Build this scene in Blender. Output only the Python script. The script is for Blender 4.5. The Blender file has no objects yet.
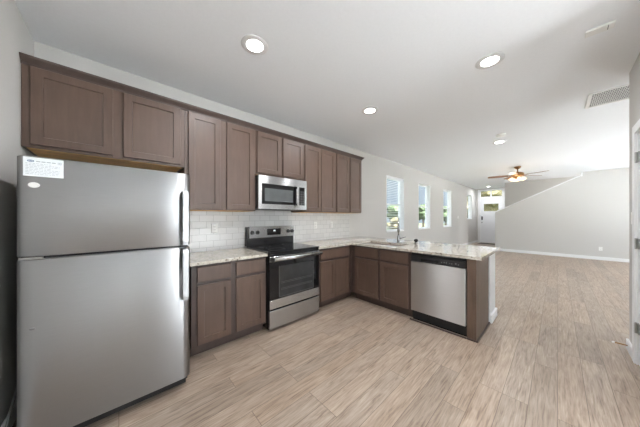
import bpy, bmesh, math, random
from mathutils import Vector, Matrix
R = math.radians
PI = math.pi
random.seed(7)
SC = bpy.context.scene
COL = SC.collection

# ------------------------------------------------------------------ camera
HEAD = 47.39                                  # heading of the lens, degrees from +X towards +Y
cam_d = bpy.data.cameras.new('camera')
cam = bpy.data.objects.new('camera', cam_d); COL.objects.link(cam)
cam.location = (0, 0, 1.3126)
cam.rotation_euler = (R(90), 0, R(HEAD - 90))
cam_d.sensor_width = 36
cam_d.lens = 218.67 / 640 * 36
cam_d.shift_y = 0.0053
cam_d.clip_start = 0.02
SC.camera = cam

# ------------------------------------------------------------------ view, world, sun
SC.view_settings.view_transform = 'Standard'
SC.view_settings.look = 'None'
SC.view_settings.gamma = 1
SC.view_settings.use_curve_mapping = False
SC.view_settings.exposure = 0.95
SUN_AZ, SUN_EL = -115, 60                     # the sun stands on the garden side, behind the camera
sv = Vector((math.cos(R(SUN_AZ)) * math.cos(R(SUN_EL)), math.sin(R(SUN_AZ)) * math.cos(R(SUN_EL)), math.sin(R(SUN_EL))))
w = bpy.data.worlds.new('sky'); SC.world = w; w.use_nodes = True
nt = w.node_tree; nt.nodes.clear()
def wn(t, **k):
    n = nt.nodes.new(t)
    for a_, b_ in k.items(): setattr(n, a_, b_)
    return n
wo = wn('ShaderNodeOutputWorld'); bg = wn('ShaderNodeBackground'); tcw = wn('ShaderNodeTexCoord')
dt = wn('ShaderNodeVectorMath', operation='DOT_PRODUCT'); dt.inputs[1].default_value = Vector((sv.x, sv.y, .25)).normalized()
mr = wn('ShaderNodeMapRange', interpolation_type='SMOOTHSTEP'); mr.inputs['From Min'].default_value = -.15; mr.inputs['From Max'].default_value = .75
nt.links.new(tcw.outputs['Generated'], dt.inputs[0]); nt.links.new(dt.outputs['Value'], mr.inputs['Value'])
cmx = wn('ShaderNodeMix', data_type='RGBA'); cmx.inputs[6].default_value = (.30, .355, .42, 1)   # clear sky away from the sun
cmx.inputs[7].default_value = (3.0, 3.2, 3.45, 1)                                                 # bright haze on the sun's side
nt.links.new(mr.outputs[0], cmx.inputs[0]); nt.links.new(cmx.outputs[2], bg.inputs[0]); nt.links.new(bg.outputs[0], wo.inputs[0])
bg.inputs[1].default_value = 1.0
sd = bpy.data.lights.new('sun', 'SUN'); sd.energy = 27.0; sd.angle = R(1.0); sd.color = (.97, .98, 1)
sun = bpy.data.objects.new('sun', sd); COL.objects.link(sun)
sun.rotation_euler = sv.to_track_quat('Z', 'Y').to_euler()
sun.location = sv * 20
def portal(loc, rot, sx_, sy_):               # guides sky sampling through a glazed opening; gives no light of its own
    d = bpy.data.lights.new('sky_portal', 'AREA'); d.shape = 'RECTANGLE'; d.size = sx_; d.size_y = sy_
    d.cycles.is_portal = True
    o = bpy.data.objects.new('sky_portal', d); COL.objects.link(o); o.location = loc; o.rotation_euler = rot
portal((2.25, -2.84, 1.34), (R(90), 0, 0), 2.5, 2.64)
portal((8.15, -2.84, 1.25), (R(90), 0, 0), 4.5, 1.5)
portal((-.64, -1.95, 1.26), (R(90), 0, R(-90)), 1.1, 2.48)
SC.cycles.sample_clamp_indirect = 6
SC.cycles.max_bounces = 14; SC.cycles.diffuse_bounces = 8; SC.cycles.transparent_max_bounces = 16
CAN_W = 6.8                                  # each recessed ceiling lamp
CAN_COL = (.98, .98, 1.0)

# ------------------------------------------------------------------ dimensions (metres)
XL, D, H = -0.505, 2.868, 2.735               # left wall, cabinet wall, ceiling
XSTAIR, XDOOR, XWELL = 10.8, 13.65, 11.85
YB = -2.7                                     # back wall behind the camera
CT = 0.90                                     # worktop height
UB, UT = 1.385, 2.415                         # wall cabinets

# ------------------------------------------------------------------ materials
def mat(name, base=(.8, .8, .8), rough=.5, metal=0, **kw):
    m = bpy.data.materials.new(name); m.use_nodes = True
    b = m.node_tree.nodes['Principled BSDF']
    b.inputs['Base Color'].default_value = (*base, 1)
    b.inputs['Roughness'].default_value = rough
    b.inputs['Metallic'].default_value = metal
    for k, v in kw.items():
        b.inputs[k].default_value = v
    return m
def N(m, t, **kw):
    n = m.node_tree.nodes.new(t)
    for k, v in kw.items():
        if hasattr(n, k): setattr(n, k, v)
        else: n.inputs[k].default_value = v
    return n
def L(m, a, b): m.node_tree.links.new(a, b)
def P(m): return m.node_tree.nodes['Principled BSDF']
def coords(m, scale=(1, 1, 1), rot=(0, 0, 0), loc=(0, 0, 0)):
    tc = N(m, 'ShaderNodeTexCoord'); mp = N(m, 'ShaderNodeMapping')
    mp.inputs['Scale'].default_value = scale; mp.inputs['Rotation'].default_value = rot; mp.inputs['Location'].default_value = loc
    L(m, tc.outputs['Object'], mp.inputs['Vector'])
    return mp.outputs['Vector']
def ramp(m, fac, stops):
    r = N(m, 'ShaderNodeValToRGB')
    e = r.color_ramp.elements
    while len(e) < len(stops): e.new(.5)
    for el, (p, c) in zip(e, stops): el.position = p; el.color = (*c, 1)
    L(m, fac, r.inputs['Fac'])
    return r.outputs['Color']
def bump(m, fac, strength, dist=.002):
    b = N(m, 'ShaderNodeBump'); b.inputs['Strength'].default_value = strength; b.inputs['Distance'].default_value = dist
    L(m, fac, b.inputs['Height']); L(m, b.outputs['Normal'], P(m).inputs['Normal'])

def noisy(name, base, var, rough, scale, stretch=(1, 1, 1), bmp=0.0, metal=0, **kw):
    m = mat(name, base, rough, metal, **kw)
    n = N(m, 'ShaderNodeTexNoise'); n.inputs['Scale'].default_value = scale; n.inputs['Detail'].default_value = 4
    L(m, coords(m, stretch), n.inputs['Vector'])
    lo = tuple(c * (1 - var) for c in base); hi = tuple(min(1, c * (1 + var)) for c in base)
    L(m, ramp(m, n.outputs['Fac'], [(.3, lo), (.7, hi)]), P(m).inputs['Base Color'])
    if bmp: bump(m, n.outputs['Fac'], bmp)
    return m

M = {}
M['wall'] = noisy('wall paint', (.565, .555, .535), .012, .85, 60, bmp=.05)
M['ceiling'] = noisy('ceiling paint', (.86, .88, .905), .012, .9, 45, bmp=.08)
M['trim'] = noisy('white trim paint', (.82, .83, .84), .01, .45, 8)
M['door_paint'] = noisy('white door paint', (.80, .82, .85), .01, .4, 6)
M['plastic'] = noisy('white plastic', (.82, .82, .80), .01, .4, 10)
M['canring'] = noisy('satin lamp ring', (.74, .74, .74), .02, .5, 10)
M['vinyl'] = noisy('white vinyl', (.85, .87, .9), .01, .35, 10)
M['black'] = noisy('black enamel', (.012, .012, .013), .2, .22, 14)
M['blackmat'] = noisy('matt black plastic', (.016, .016, .017), .2, .5, 20)
M['blackglass'] = noisy('black glass', (.008, .008, .009), .15, .06, 8)
M['ovenglass'] = noisy('oven window glass', (.030, .031, .032), .2, .06, 8)
M['mwglass'] = noisy('microwave screen', (.10, .107, .11), .1, .10, 8)
M['charcoal'] = noisy('charcoal steel', (.035, .036, .037), .1, .45, 30)
M['chrome'] = noisy('chrome', (.40, .405, .41), .03, .12, 12, metal=1)
M['nickel'] = noisy('satin nickel', (.42, .42, .41), .05, .35, 20, metal=1)
M['bronze'] = noisy('antique brass', (.30, .16, .065), .15, .45, 25, metal=.7)
M['fanblade'] = noisy('fan blade wood', (.27, .135, .075), .25, .45, 14, (1, 8, 8))
M['paper'] = noisy('label paper', (.80, .84, .86), .01, .7, 20)
M['ink'] = noisy('grey print', (.42, .45, .48), .05, .7, 20)
M['blueink'] = noisy('blue print', (.05, .12, .25), .1, .6, 20)
M['redink'] = noisy('pale red print', (.6, .4, .36), .1, .6, 20)
M['darkgrey'] = noisy('dark grey metal', (.05, .05, .05), .1, .4, 20)
M['grey'] = noisy('grey rubber', (.22, .22, .22), .1, .6, 20)
M['mat'] = noisy('door mat fibre', (.06, .05, .045), .4, .95, 120, bmp=.6)
M['rawwood'] = noisy('raw cabinet underside', (.72, .42, .16), .3, .55, 6, (1, 14, 14))
M['screen'] = mat('lit display', (.02, .02, .02), .2)
P(M['screen']).inputs['Emission Color'].default_value = (.85, .95, 1, 1); P(M['screen']).inputs['Emission Strength'].default_value = 1.2

def wood(name, base, var):
    m = mat(name, base, .42)
    n = N(m, 'ShaderNodeTexNoise'); n.inputs['Scale'].default_value = 3.2; n.inputs['Detail'].default_value = 6; n.inputs['Distortion'].default_value = .6
    L(m, coords(m, (9, 9, 1.1)), n.inputs['Vector'])
    n2 = N(m, 'ShaderNodeTexNoise'); n2.inputs['Scale'].default_value = 2.6; n2.inputs['Detail'].default_value = 3
    L(m, coords(m, (1.2, 1.2, 1.2)), n2.inputs['Vector'])
    mx = N(m, 'ShaderNodeMix', data_type='FLOAT'); mx.inputs[0].default_value = .5
    L(m, n.outputs['Fac'], mx.inputs[2]); L(m, n2.outputs['Fac'], mx.inputs[3])
    lo = tuple(c * (1 - var) for c in base); hi = tuple(c * (1 + var) for c in base)
    L(m, ramp(m, mx.outputs[0], [(.32, lo), (.5, base), (.68, hi)]), P(m).inputs['Base Color'])
    n3 = N(m, 'ShaderNodeTexNoise'); n3.inputs['Scale'].default_value = 20; n3.inputs['Detail'].default_value = 2
    L(m, coords(m, (14, 14, .8)), n3.inputs['Vector'])
    bump(m, n3.outputs['Fac'], .06)
    return m
M['wood'] = wood('dark stained maple', (.098, .060, .043), .22)
M['woodside'] = wood('dark stained end panel', (.120, .076, .052), .25)
M['wooddark'] = wood('dark stained frame', (.062, .040, .033), .2)

def steel(name, base, rough):
    m = mat(name, base, rough, 1.0)
    b = P(m)
    b.inputs['Anisotropic'].default_value = 1.0; b.inputs['Anisotropic Rotation'].default_value = .25
    t = N(m, 'ShaderNodeTangent', direction_type='UV_MAP', uv_map='UVMap')
    L(m, t.outputs['Tangent'], b.inputs['Tangent'])
    n = N(m, 'ShaderNodeTexNoise'); n.inputs['Scale'].default_value = 9; n.inputs['Detail'].default_value = 5
    L(m, coords(m, (1, 1, 60)), n.inputs['Vector'])
    r = N(m, 'ShaderNodeMapRange'); r.inputs['To Min'].default_value = rough * .85; r.inputs['To Max'].default_value = rough * 1.2
    L(m, n.outputs['Fac'], r.inputs['Value']); L(m, r.outputs['Result'], b.inputs['Roughness'])
    lo = tuple(c * .965 for c in base); hi = tuple(min(1, c * 1.03) for c in base)
    L(m, ramp(m, n.outputs['Fac'], [(.3, lo), (.7, hi)]), b.inputs['Base Color'])
    return m
M['steel'] = steel('brushed stainless steel', (.40, .405, .41), .31)
M['steelrange'] = steel('brushed steel trim', (.50, .505, .505), .24)
M['steelhandle'] = steel('brushed steel handle', (.33, .335, .34), .3)
M['steelwasher'] = steel('brushed steel door', (.66, .665, .67), .31)
M['sink'] = steel('sink steel', (.45, .45, .45), .3)

# floor of vinyl planks
m = M['floor'] = mat('oak plank floor', (.5, .4, .3), .38)
v = coords(m)
bt = N(m, 'ShaderNodeTexBrick'); bt.offset = .37; bt.offset_frequency = 3; bt.squash = 1
for k, val in (('Scale', 1.0), ('Mortar Size', .0019), ('Mortar Smooth', .2), ('Bias', 0.0), ('Brick Width', 1.05), ('Row Height', .140)):
    bt.inputs[k].default_value = val
bt.inputs['Color1'].default_value = (0, 0, 0, 1); bt.inputs['Color2'].default_value = (1, 1, 1, 1); bt.inputs['Mortar'].default_value = (.5, .5, .5, 1)
L(m, v, bt.inputs['Vector'])
pw = N(m, 'ShaderNodeVectorMath', operation='MULTIPLY_ADD'); pw.inputs[1].default_value = (0, 0, 9.0)
L(m, bt.outputs['Color'], pw.inputs[0]); L(m, v, pw.inputs[2])
mp = N(m, 'ShaderNodeMapping'); mp.inputs['Scale'].default_value = (1.1, 9.0, 1); L(m, pw.outputs[0], mp.inputs['Vector'])
g1 = N(m, 'ShaderNodeTexNoise'); g1.inputs['Scale'].default_value = 2.6; g1.inputs['Detail'].default_value = 7; g1.inputs['Roughness'].default_value = .62; g1.inputs['Distortion'].default_value = 1.7
L(m, mp.outputs['Vector'], g1.inputs['Vector'])
mp2 = N(m, 'ShaderNodeMapping'); mp2.inputs['Scale'].default_value = (3.0, 60, 1); L(m, pw.outputs[0], mp2.inputs['Vector'])
g2 = N(m, 'ShaderNodeTexNoise'); g2.inputs['Scale'].default_value = 2.2; g2.inputs['Detail'].default_value = 4
L(m, mp2.outputs['Vector'], g2.inputs['Vector'])
gm = N(m, 'ShaderNodeMix', data_type='FLOAT'); gm.inputs[0].default_value = .42
L(m, g1.outputs['Fac'], gm.inputs[2]); L(m, g2.outputs['Fac'], gm.inputs[3])
gc = ramp(m, gm.outputs[0], [(.31, (.14, .100, .074)), (.41, (.265, .203, .158)), (.50, (.345, .274, .218)), (.59, (.405, .330, .268)), (.69, (.49, .41, .345))])
hs = N(m, 'ShaderNodeMix', data_type='RGBA', blend_type='MULTIPLY'); hs.inputs[0].default_value = 1
tone = ramp(m, bt.outputs['Color'], [(0, (.82, .80, .78)), (.3, (.98, .98, .98)), (.6, (.98, .93, .88)), (1, (1.10, 1.09, 1.08))])
L(m, gc, hs.inputs[6]); L(m, tone, hs.inputs[7])
seam = N(m, 'ShaderNodeMix', data_type='RGBA'); seam.inputs[7].default_value = (.10, .07, .05, 1)
sf = N(m, 'ShaderNodeMath', operation='MULTIPLY'); sf.inputs[1].default_value = .75
L(m, bt.outputs['Fac'], sf.inputs[0]); L(m, sf.outputs[0], seam.inputs[0])
L(m, hs.outputs[2], seam.inputs[6]); L(m, seam.outputs[2], P(m).inputs['Base Color'])
bump(m, g2.outputs['Fac'], .05)

# granite
m = M['granite'] = mat('pale granite', (.6, .56, .5), .04)
n1 = N(m, 'ShaderNodeTexNoise'); n1.inputs['Scale'].default_value = 9; n1.inputs['Detail'].default_value = 8; n1.inputs['Roughness'].default_value = .7; n1.inputs['Distortion'].default_value = .8
n2 = N(m, 'ShaderNodeTexVoronoi'); n2.inputs['Scale'].default_value = 110
n3 = N(m, 'ShaderNodeTexNoise'); n3.inputs['Scale'].default_value = 38; n3.inputs['Detail'].default_value = 3
cv = coords(m)
for n in (n1, n2, n3): L(m, cv, n.inputs['Vector'])
c1 = ramp(m, n1.outputs['Fac'], [(.30, (.40, .36, .30)), (.44, (.49, .455, .395)), (.58, (.555, .53, .47)), (.75, (.61, .58, .53))])
c2 = ramp(m, n3.outputs['Fac'], [(.33, (.34, .29, .26)), (.43, (.93, .9, .88)), (.62, (1, 1, 1)), (.75, (1.1, 1.09, 1.08))])
mx = N(m, 'ShaderNodeMix', data_type='RGBA', blend_type='MULTIPLY'); mx.inputs[0].default_value = .95
L(m, c1, mx.inputs[6]); L(m, c2, mx.inputs[7]); L(m, mx.outputs[2], P(m).inputs['Base Color'])
P(m).inputs['Specular IOR Level'].default_value = .8

# subway tiles
m = M['tile'] = mat('white subway tile', (.8, .8, .78), .18)
tc = N(m, 'ShaderNodeTexCoord'); sx = N(m, 'ShaderNodeSeparateXYZ'); cx = N(m, 'ShaderNodeCombineXYZ')
L(m, tc.outputs['Object'], sx.inputs[0]); L(m, sx.outputs['X'], cx.inputs['X']); L(m, sx.outputs['Z'], cx.inputs['Y'])
bt = N(m, 'ShaderNodeTexBrick')
for k, val in (('Scale', 1.0), ('Mortar Size', .0022), ('Mortar Smooth', .3), ('Bias', 0.0), ('Brick Width', .155), ('Row Height', .0785)):
    bt.inputs[k].default_value = val
bt.inputs['Color1'].default_value = (.60, .597, .588, 1); bt.inputs['Color2'].default_value = (.66, .657, .648, 1); bt.inputs['Mortar'].default_value = (.38, .375, .37, 1)
L(m, cx.outputs[0], bt.inputs['Vector']); L(m, bt.outputs['Color'], P(m).inputs['Base Color'])
iv = N(m, 'ShaderNodeMath', operation='SUBTRACT'); iv.inputs[0].default_value = 1; L(m, bt.outputs['Fac'], iv.inputs[1])
bump(m, iv.outputs[0], .5, .0015)

# window glass: clear, mirrors a little at grazing angles
m = M['glass'] = bpy.data.materials.new('clear glass'); m.use_nodes = True
m.node_tree.nodes.clear()
o = N(m, 'ShaderNodeOutputMaterial'); mxs = N(m, 'ShaderNodeMixShader'); tr = N(m, 'ShaderNodeBsdfTransparent'); gl = N(m, 'ShaderNodeBsdfGlossy')
lw = N(m, 'ShaderNodeLayerWeight'); lw.inputs['Blend'].default_value = .5
pw_ = N(m, 'ShaderNodeMath', operation='POWER'); pw_.inputs[1].default_value = 5; ma_ = N(m, 'ShaderNodeMath', operation='MULTIPLY_ADD'); ma_.inputs[1].default_value = .5; ma_.inputs[2].default_value = .03
gl.inputs['Roughness'].default_value = .02; tr.inputs[0].default_value = (.97, .985, .985, 1)
L(m, lw.outputs['Facing'], pw_.inputs[0]); L(m, pw_.outputs[0], ma_.inputs[0])
L(m, ma_.outputs[0], mxs.inputs[0]); L(m, tr.outputs[0], mxs.inputs[1]); L(m, gl.outputs[0], mxs.inputs[2]); L(m, mxs.outputs[0], o.inputs[0])

def emit(name, col, s):
    m = bpy.data.materials.new(name); m.use_nodes = True; m.node_tree.nodes.clear()
    o = N(m, 'ShaderNodeOutputMaterial'); e = N(m, 'ShaderNodeEmission'); e.inputs[0].default_value = (*col, 1); e.inputs[1].default_value = s
    L(m, e.outputs[0], o.inputs[0]); return m
M['lens'] = emit('lit lamp lens', (1, .98, .95), 9)
M['fanshade'] = emit('glowing frosted shade', (1, .74, .42), 1.5)
M['grass'] = noisy('lawn grass', (.055, .072, .030), .3, .95, 3)
M['leaf'] = noisy('tree foliage', (.030, .050, .014), .5, .8, 6, bmp=.5)
M['leaf2'] = noisy('olive foliage', (.10, .085, .035), .5, .8, 6, bmp=.5)
M['bark'] = noisy('bark', (.12, .08, .05), .3, .9, 12, bmp=.6)
M['road'] = noisy('pale concrete', (.11, .11, .108), .08, .9, 5)
M['bounce_slab'] = noisy('patio concrete', (.80, .80, .80), .03, .9, 5)  # near-white reflector ground, throws sun up onto the ceiling

# ------------------------------------------------------------------ mesh helpers
def uvs(bm):
    uv = bm.loops.layers.uv.new('UVMap')
    for f in bm.faces:
        for l in f.loops:
            c = l.vert.co; l[uv].uv = (c.x + c.y * .731, c.z + c.y * .01)
def obj(name, bm, m, parent=None, smooth=False):
    bmesh.ops.recalc_face_normals(bm, faces=bm.faces[:])
    uvs(bm)
    me = bpy.data.meshes.new(name); bm.to_mesh(me); bm.free()
    for mm in (m if isinstance(m, (list, tuple)) else [m]): me.materials.append(mm)
    if smooth:
        for p in me.polygons: p.use_smooth = True
    o = bpy.data.objects.new(name, me); COL.objects.link(o)
    if parent: o.parent = parent
    return o
def box(bm, x0, x1, y0, y1, z0, z1, bev=0, seg=1):
    r = bmesh.ops.create_cube(bm, size=1)
    vs = r['verts']
    for v in vs:
        v.co = Vector((x0 + (v.co.x + .5) * (x1 - x0), y0 + (v.co.y + .5) * (y1 - y0), z0 + (v.co.z + .5) * (z1 - z0)))
    if bev:
        es = list({e for v in vs for e in v.link_edges})
        bmesh.ops.bevel(bm, geom=es, offset=bev, segments=seg, profile=.5, affect='EDGES')
    return bm
def BX(*a, **k): return box(bmesh.new(), *a, **k)
def BXS(*bs):
    bm = bmesh.new()
    for b in bs: box(bm, *b[:6], bev=b[6] if len(b) > 6 else 0)
    return bm
def rings(bm, loops, cap0=True, cap1=True):
    vs = [[bm.verts.new(p) for p in lp] for lp in loops]
    n = len(vs[0])
    for a, b in zip(vs, vs[1:]):
        for i in range(n): bm.faces.new((a[i], a[(i + 1) % n], b[(i + 1) % n], b[i]))
    if cap0: bm.faces.new(vs[0][::-1])
    if cap1: bm.faces.new(vs[-1])
    return bm
def rect(x0, x1, z0, z1, i, y): return [(x0 + i, y, z0 + i), (x1 - i, y, z0 + i), (x1 - i, y, z1 - i), (x0 + i, y, z1 - i)]
def shaker(x0, x1, z0, z1, yf, t=.019, rail=.058):
    """one shaker door, front at y = yf, facing -y"""
    return rings(bmesh.new(), [rect(x0, x1, z0, z1, 0, yf + t), rect(x0, x1, z0, z1, 0, yf + .0025), rect(x0, x1, z0, z1, .0025, yf),
        rect(x0, x1, z0, z1, rail, yf), rect(x0, x1, z0, z1, rail + .003, yf + .009)])
def slab(x0, x1, z0, z1, yf, t=.019):
    return rings(bmesh.new(), [rect(x0, x1, z0, z1, 0, yf + t), rect(x0, x1, z0, z1, 0, yf + .003), rect(x0, x1, z0, z1, .003, yf)])
def lathe(bm, prof, n=24, c=(0, 0, 0), axis='z', cap=True):
    lp = []
    for r, h in prof:
        q = []
        for k in range(n):
            a = 2 * PI * k / n
            if axis == 'z': q.append((c[0] + r * math.cos(a), c[1] + r * math.sin(a), c[2] + h))
            elif axis == 'y': q.append((c[0] + r * math.cos(a), c[1] + h, c[2] + r * math.sin(a)))
            else: q.append((c[0] + h, c[1] + r * math.cos(a), c[2] + r * math.sin(a)))
        lp.append(q)
    return rings(bm, lp, cap, cap)
def tube(bm, pts, r, n=10):
    pts = [Vector(p) for p in pts]
    lp = []; up = Vector((0, 0, 1))
    t0 = (pts[1] - pts[0]).normalized()
    s = t0.cross(up) if abs(t0.dot(up)) < .95 else t0.cross(Vector((1, 0, 0)))
    s.normalize()
    for i, p in enumerate(pts):
        t = (pts[min(i + 1, len(pts) - 1)] - pts[max(i - 1, 0)]).normalized()
        s = (s - t * s.dot(t)).normalized(); u = t.cross(s)
        rr = r[i] if isinstance(r, (list, tuple)) else r
        lp.append([p + (s * math.cos(2 * PI * k / n) + u * math.sin(2 * PI * k / n)) * rr for k in range(n)])
    return rings(bm, lp)
def empty(name, loc, rz=0):
    o = bpy.data.objects.new(name, None); COL.objects.link(o); o.location = loc; o.rotation_euler = (0, 0, rz); o.empty_display_size = .1
    return o
def tag(o, label, cat, group=None, kind=None):
    o['label'] = label; o['category'] = cat
    if group: o['group'] = group
    if kind: o['kind'] = kind
    return o
def thing(name, label, cat, loc=(0, 0, 0), rz=0, group=None):
    return tag(empty(name, loc, rz), label, cat, group)
def struct(name, bm, m, parent=None, label=None):
    o = obj(name, bm, m, parent)
    if not parent: o['kind'] = 'structure'
    if label: o['label'] = label
    return o
def copy_tree(o, parent=None):
    c = o.copy(); COL.objects.link(c)
    if parent: c.parent = parent
    for ch in list(o.children): copy_tree(ch, c)
    return c
def wall_cells(bm, u0, u1, z0, z1, holes, put):
    us = sorted({u0, u1, *[h[0] for h in holes], *[h[1] for h in holes]})
    zs = sorted({z0, z1, *[h[2] for h in holes], *[h[3] for h in holes]})
    for a, b in zip(us, us[1:]):
        run = None
        for c, d in zip(zs, zs[1:]):
            solid = not any(h[0] <= a and b <= h[1] and h[2] <= c and d <= h[3] for h in holes)
            if solid: run = [c, d] if run is None else [run[0], d]
            if not solid or d == zs[-1]:
                if run: put(bm, a, b, run[0], run[1])
                run = None
    return bm
def wall_x(y0, y1, x0, x1, holes=()):   # a wall running along x
    return wall_cells(bmesh.new(), x0, x1, 0, H, holes, lambda bm, a, b, c, d: box(bm, a, b, y0, y1, c, d))
def wall_y(x0, x1, y0, y1, holes=(), z1=None):
    return wall_cells(bmesh.new(), y0, y1, 0, z1 or H, holes, lambda bm, a, b, c, d: box(bm, x0, x1, a, b, c, d))

# ------------------------------------------------------------------ room shell
TW = .15
WIN = [(4.87, 5.78, .93, 2.35), (6.71, 7.62, .93, 2.35), (8.84, 9.75, .93, 2.35), (11.95, 12.80, 1.20, 2.37)]
struct('floor', BX(XL - TW, XDOOR + TW, YB - TW, D + TW, -.12, 0), M['floor'])
struct('ceiling', BX(XL - TW, XDOOR + TW, YB - TW, D + TW, H, H + .15), M['ceiling'])
struct('wall_cabinets', wall_x(D, D + TW, XL - TW, XDOOR + TW, WIN), M['wall'])
struct('wall_left', wall_y(XL - TW, XL, YB, D, [(-2.5, -1.4, .02, 2.5)]), M['wall'])  # the hole is an added opening, out of view, for daylight
ADDED_GLAZING = [(1.08, 3.5, .02, 2.66), (5.9, 7.8, .5, 2.0), (8.1, 10.4, .5, 2.0)]    # glazed openings added out of view to bring daylight in
struct('wall_back', wall_x(YB - TW, YB, XL - TW, XDOOR + TW, ADDED_GLAZING), M['wall'])
DY0, DY1 = 1.80, 2.715                         # front door
struct('wall_entry', wall_y(XDOOR, XDOOR + TW, YB, D, [(DY0, DY1, 0, 2.62)]), M['wall'])
# stair partition with its sloping top
bm = bmesh.new()
for prof in ([(-.50, 0), (1.655, 0), (1.655, 1.50), (-.50, 2.63)], [(YB, 0), (-.50, 0), (-.50, H), (YB, H)]):
    rings(bm, [[(XSTAIR, y, z) for y, z in prof], [(XSTAIR + .12, y, z) for y, z in prof]])
struct('wall_stairs', bm, M['wall'])
bm = bmesh.new()
prof = [(1.672, 1.475), (1.672, 1.512), (-.50, 2.65), (-.50, 2.613)]
rings(bm, [[(XSTAIR - .02, y, z) for y, z in prof], [(XSTAIR + .14, y, z) for y, z in prof]])
box(bm, XSTAIR - .02, XSTAIR + .14, -.53, -.50, 2.60, H)
struct('trim_1', bm, M['trim'])
struct('wall_stairwell', BX(XWELL, XWELL + .12, YB, 1.50, 0, H), M['wall'])
# closet block on the right, its door at the picture's right edge
CX0, CX1, CY = 2.25, 3.72, -.48
struct('wall_right', wall_x(CY - .12, CY, CX0, CX1, [(2.55, 3.40, 0, 2.06)]), M['wall'])
struct('wall_closet', BXS((CX1 - .12, CX1, -1.15, CY - .12, 0, H), (CX0, CX0 + .12, -1.15, CY - .12, 0, H), (CX0 + .12, CX1 - .12, -1.15, -1.05, 0, H)), M['wall'])
# knee wall behind the peninsula
PE = .578                                      # the peninsula's free end
struct('trim_2', BX(2.755 - .016, 2.755 - .001, PE + .084, 1.285, 0, .018, .004), M['wooddark'])
struct('wall_peninsula', BX(3.375, 3.70, PE - .012, D, 0, CT - .035), M['trim'])

def base(name, pts_boxes):
    bm = bmesh.new()
    for x0, x1, y0, y1 in pts_boxes: box(bm, x0, x1, y0, y1, 0, .10, .004); 
    struct(name, bm, M['trim'])
base('baseboard_cabinets', [(3.72, XDOOR, D - .015, D)])
base('baseboard_stairs', [(XSTAIR - .016, XSTAIR, YB, 1.655), (XSTAIR - .016, XSTAIR + .13, 1.655, 1.671)])
base('baseboard_entry', [(XDOOR - .015, XDOOR, DY1 + .085, D - .015)])
base('baseboard_peninsula', [(3.372, 3.72, PE - .034, PE - .012), (3.70, 3.72, PE - .012, D - .015)])
base('baseboard_right', [(3.47, CX1 + .016, CY, CY + .018), (CX1, CX1 + .016, -1.15, CY)])
base('baseboard_left', [(XL, XL + .015, -1, D)])

# windows of the cabinet wall
for i, (x0, x1, z0, z1) in enumerate(WIN):
    yf = D + .085
    f = BXS((x0, x0 + .045, yf, yf + .06, z0, z1), (x1 - .045, x1, yf, yf + .06, z0, z1), (x0 + .045, x1 - .045, yf, yf + .06, z0, z0 + .05),
            (x0 + .045, x1 - .045, yf, yf + .06, z1 - .045, z1), (x0 + .045, x1 - .045, yf + .01, yf + .05, (z0 + z1) / 2 - .02, (z0 + z1) / 2 + .02))
    w_ = struct('window_%d' % (i + 1), f, M['vinyl'])
    obj('pane', BX(x0 + .04, x1 - .04, yf + .028, yf + .034, z0 + .04, z1 - .04), M['glass'], w_)
    obj('sill', BX(x0 - .0, x1 + .0, D - .018, yf, z0 - .001, z0 + .018, .004), M['trim'], w_)
    obj('reveal', BXS((x0 - .001, x0 + .012, D - .001, yf, z0 + .018, z1), (x1 - .012, x1 + .001, D - .001, yf, z0 + .018, z1), (x0, x1, D - .001, yf, z1 - .012, z1 + .001)), M['trim'], w_)
# unseen windows added behind the camera as daylight sources
def added_window(n, x0, x1, z0, z1):
    y = YB - .09
    f = BXS((x0, x0 + .06, y, y + .06, z0, z1), (x1 - .06, x1, y, y + .06, z0, z1), (x0 + .06, x1 - .06, y, y + .06, z0, z0 + .06), (x0 + .06, x1 - .06, y, y + .06, z1 - .06, z1))
    w_ = struct(n, f, M['vinyl'])
    obj('pane', BX(x0 + .05, x1 - .05, y + .026, y + .032, z0 + .05, z1 - .05), M['glass'], w_)
added_window('window_5', *ADDED_GLAZING[0]); added_window('window_6', *ADDED_GLAZING[1]); added_window('window_8', *ADDED_GLAZING[2])
f = BXS(*[(XL - .1, XL - .04, a, b, c, d) for a, b, c, d in ((-2.5, -2.46, .02, 2.5), (-1.44, -1.4, .02, 2.5), (-2.46, -1.44, .02, .06), (-2.46, -1.44, 2.46, 2.5))])
w_ = struct('window_7', f, M['vinyl']); obj('pane', BX(XL - .075, XL - .069, -2.47, -1.43, .05, 2.47), M['glass'], w_)  # unseen window added in the left wall to let daylight in

# front door with a transom and a glazed top light
dx = XDOOR + .03
d_ = struct('door_1', wall_cells(bmesh.new(), DY0 + .03, DY1 - .03, .012, 2.26, [(DY0 + .16, DY1 - .16, 1.60, 1.97)], lambda bm, a, b, c, d: box(bm, dx, dx + .045, a, b, c, d)), M['door_paint'])
obj('door_frame', BXS((XDOOR - .018, XDOOR + .10, DY1 - .03, DY1 + .075, 0, 2.70), (XDOOR - .018, XDOOR + .10, DY0 - .075, DY0 + .03, 0, 2.70),
    (XDOOR - .018, XDOOR + .10, DY0 + .03, DY1 - .03, 2.62, 2.70), (XDOOR - .018, XDOOR + .10, DY0 + .03, DY1 - .03, 2.262, 2.33),
    (XDOOR + .0, XDOOR + .07, (DY0 + DY1) / 2 - .025, (DY0 + DY1) / 2 + .025, 2.33, 2.62)), M['trim'], d_)
obj('pane', BXS((dx + .018, dx + .024, DY0 + .15, DY1 - .15, 1.59, 1.98), (dx + .018, dx + .024, DY0 + .02, DY1 - .02, 2.32, 2.625)), M['glass'], d_)
bm = BXS((dx - .006, dx, DY0 + .16, DY1 - .16, .25, .27), (dx - .006, dx, DY0 + .16, DY1 - .16, 1.36, 1.38), (dx - .006, dx, DY0 + .16, DY0 + .18, .27, 1.36), (dx - .006, dx, DY1 - .18, DY1 - .16, .27, 1.36))
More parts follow.
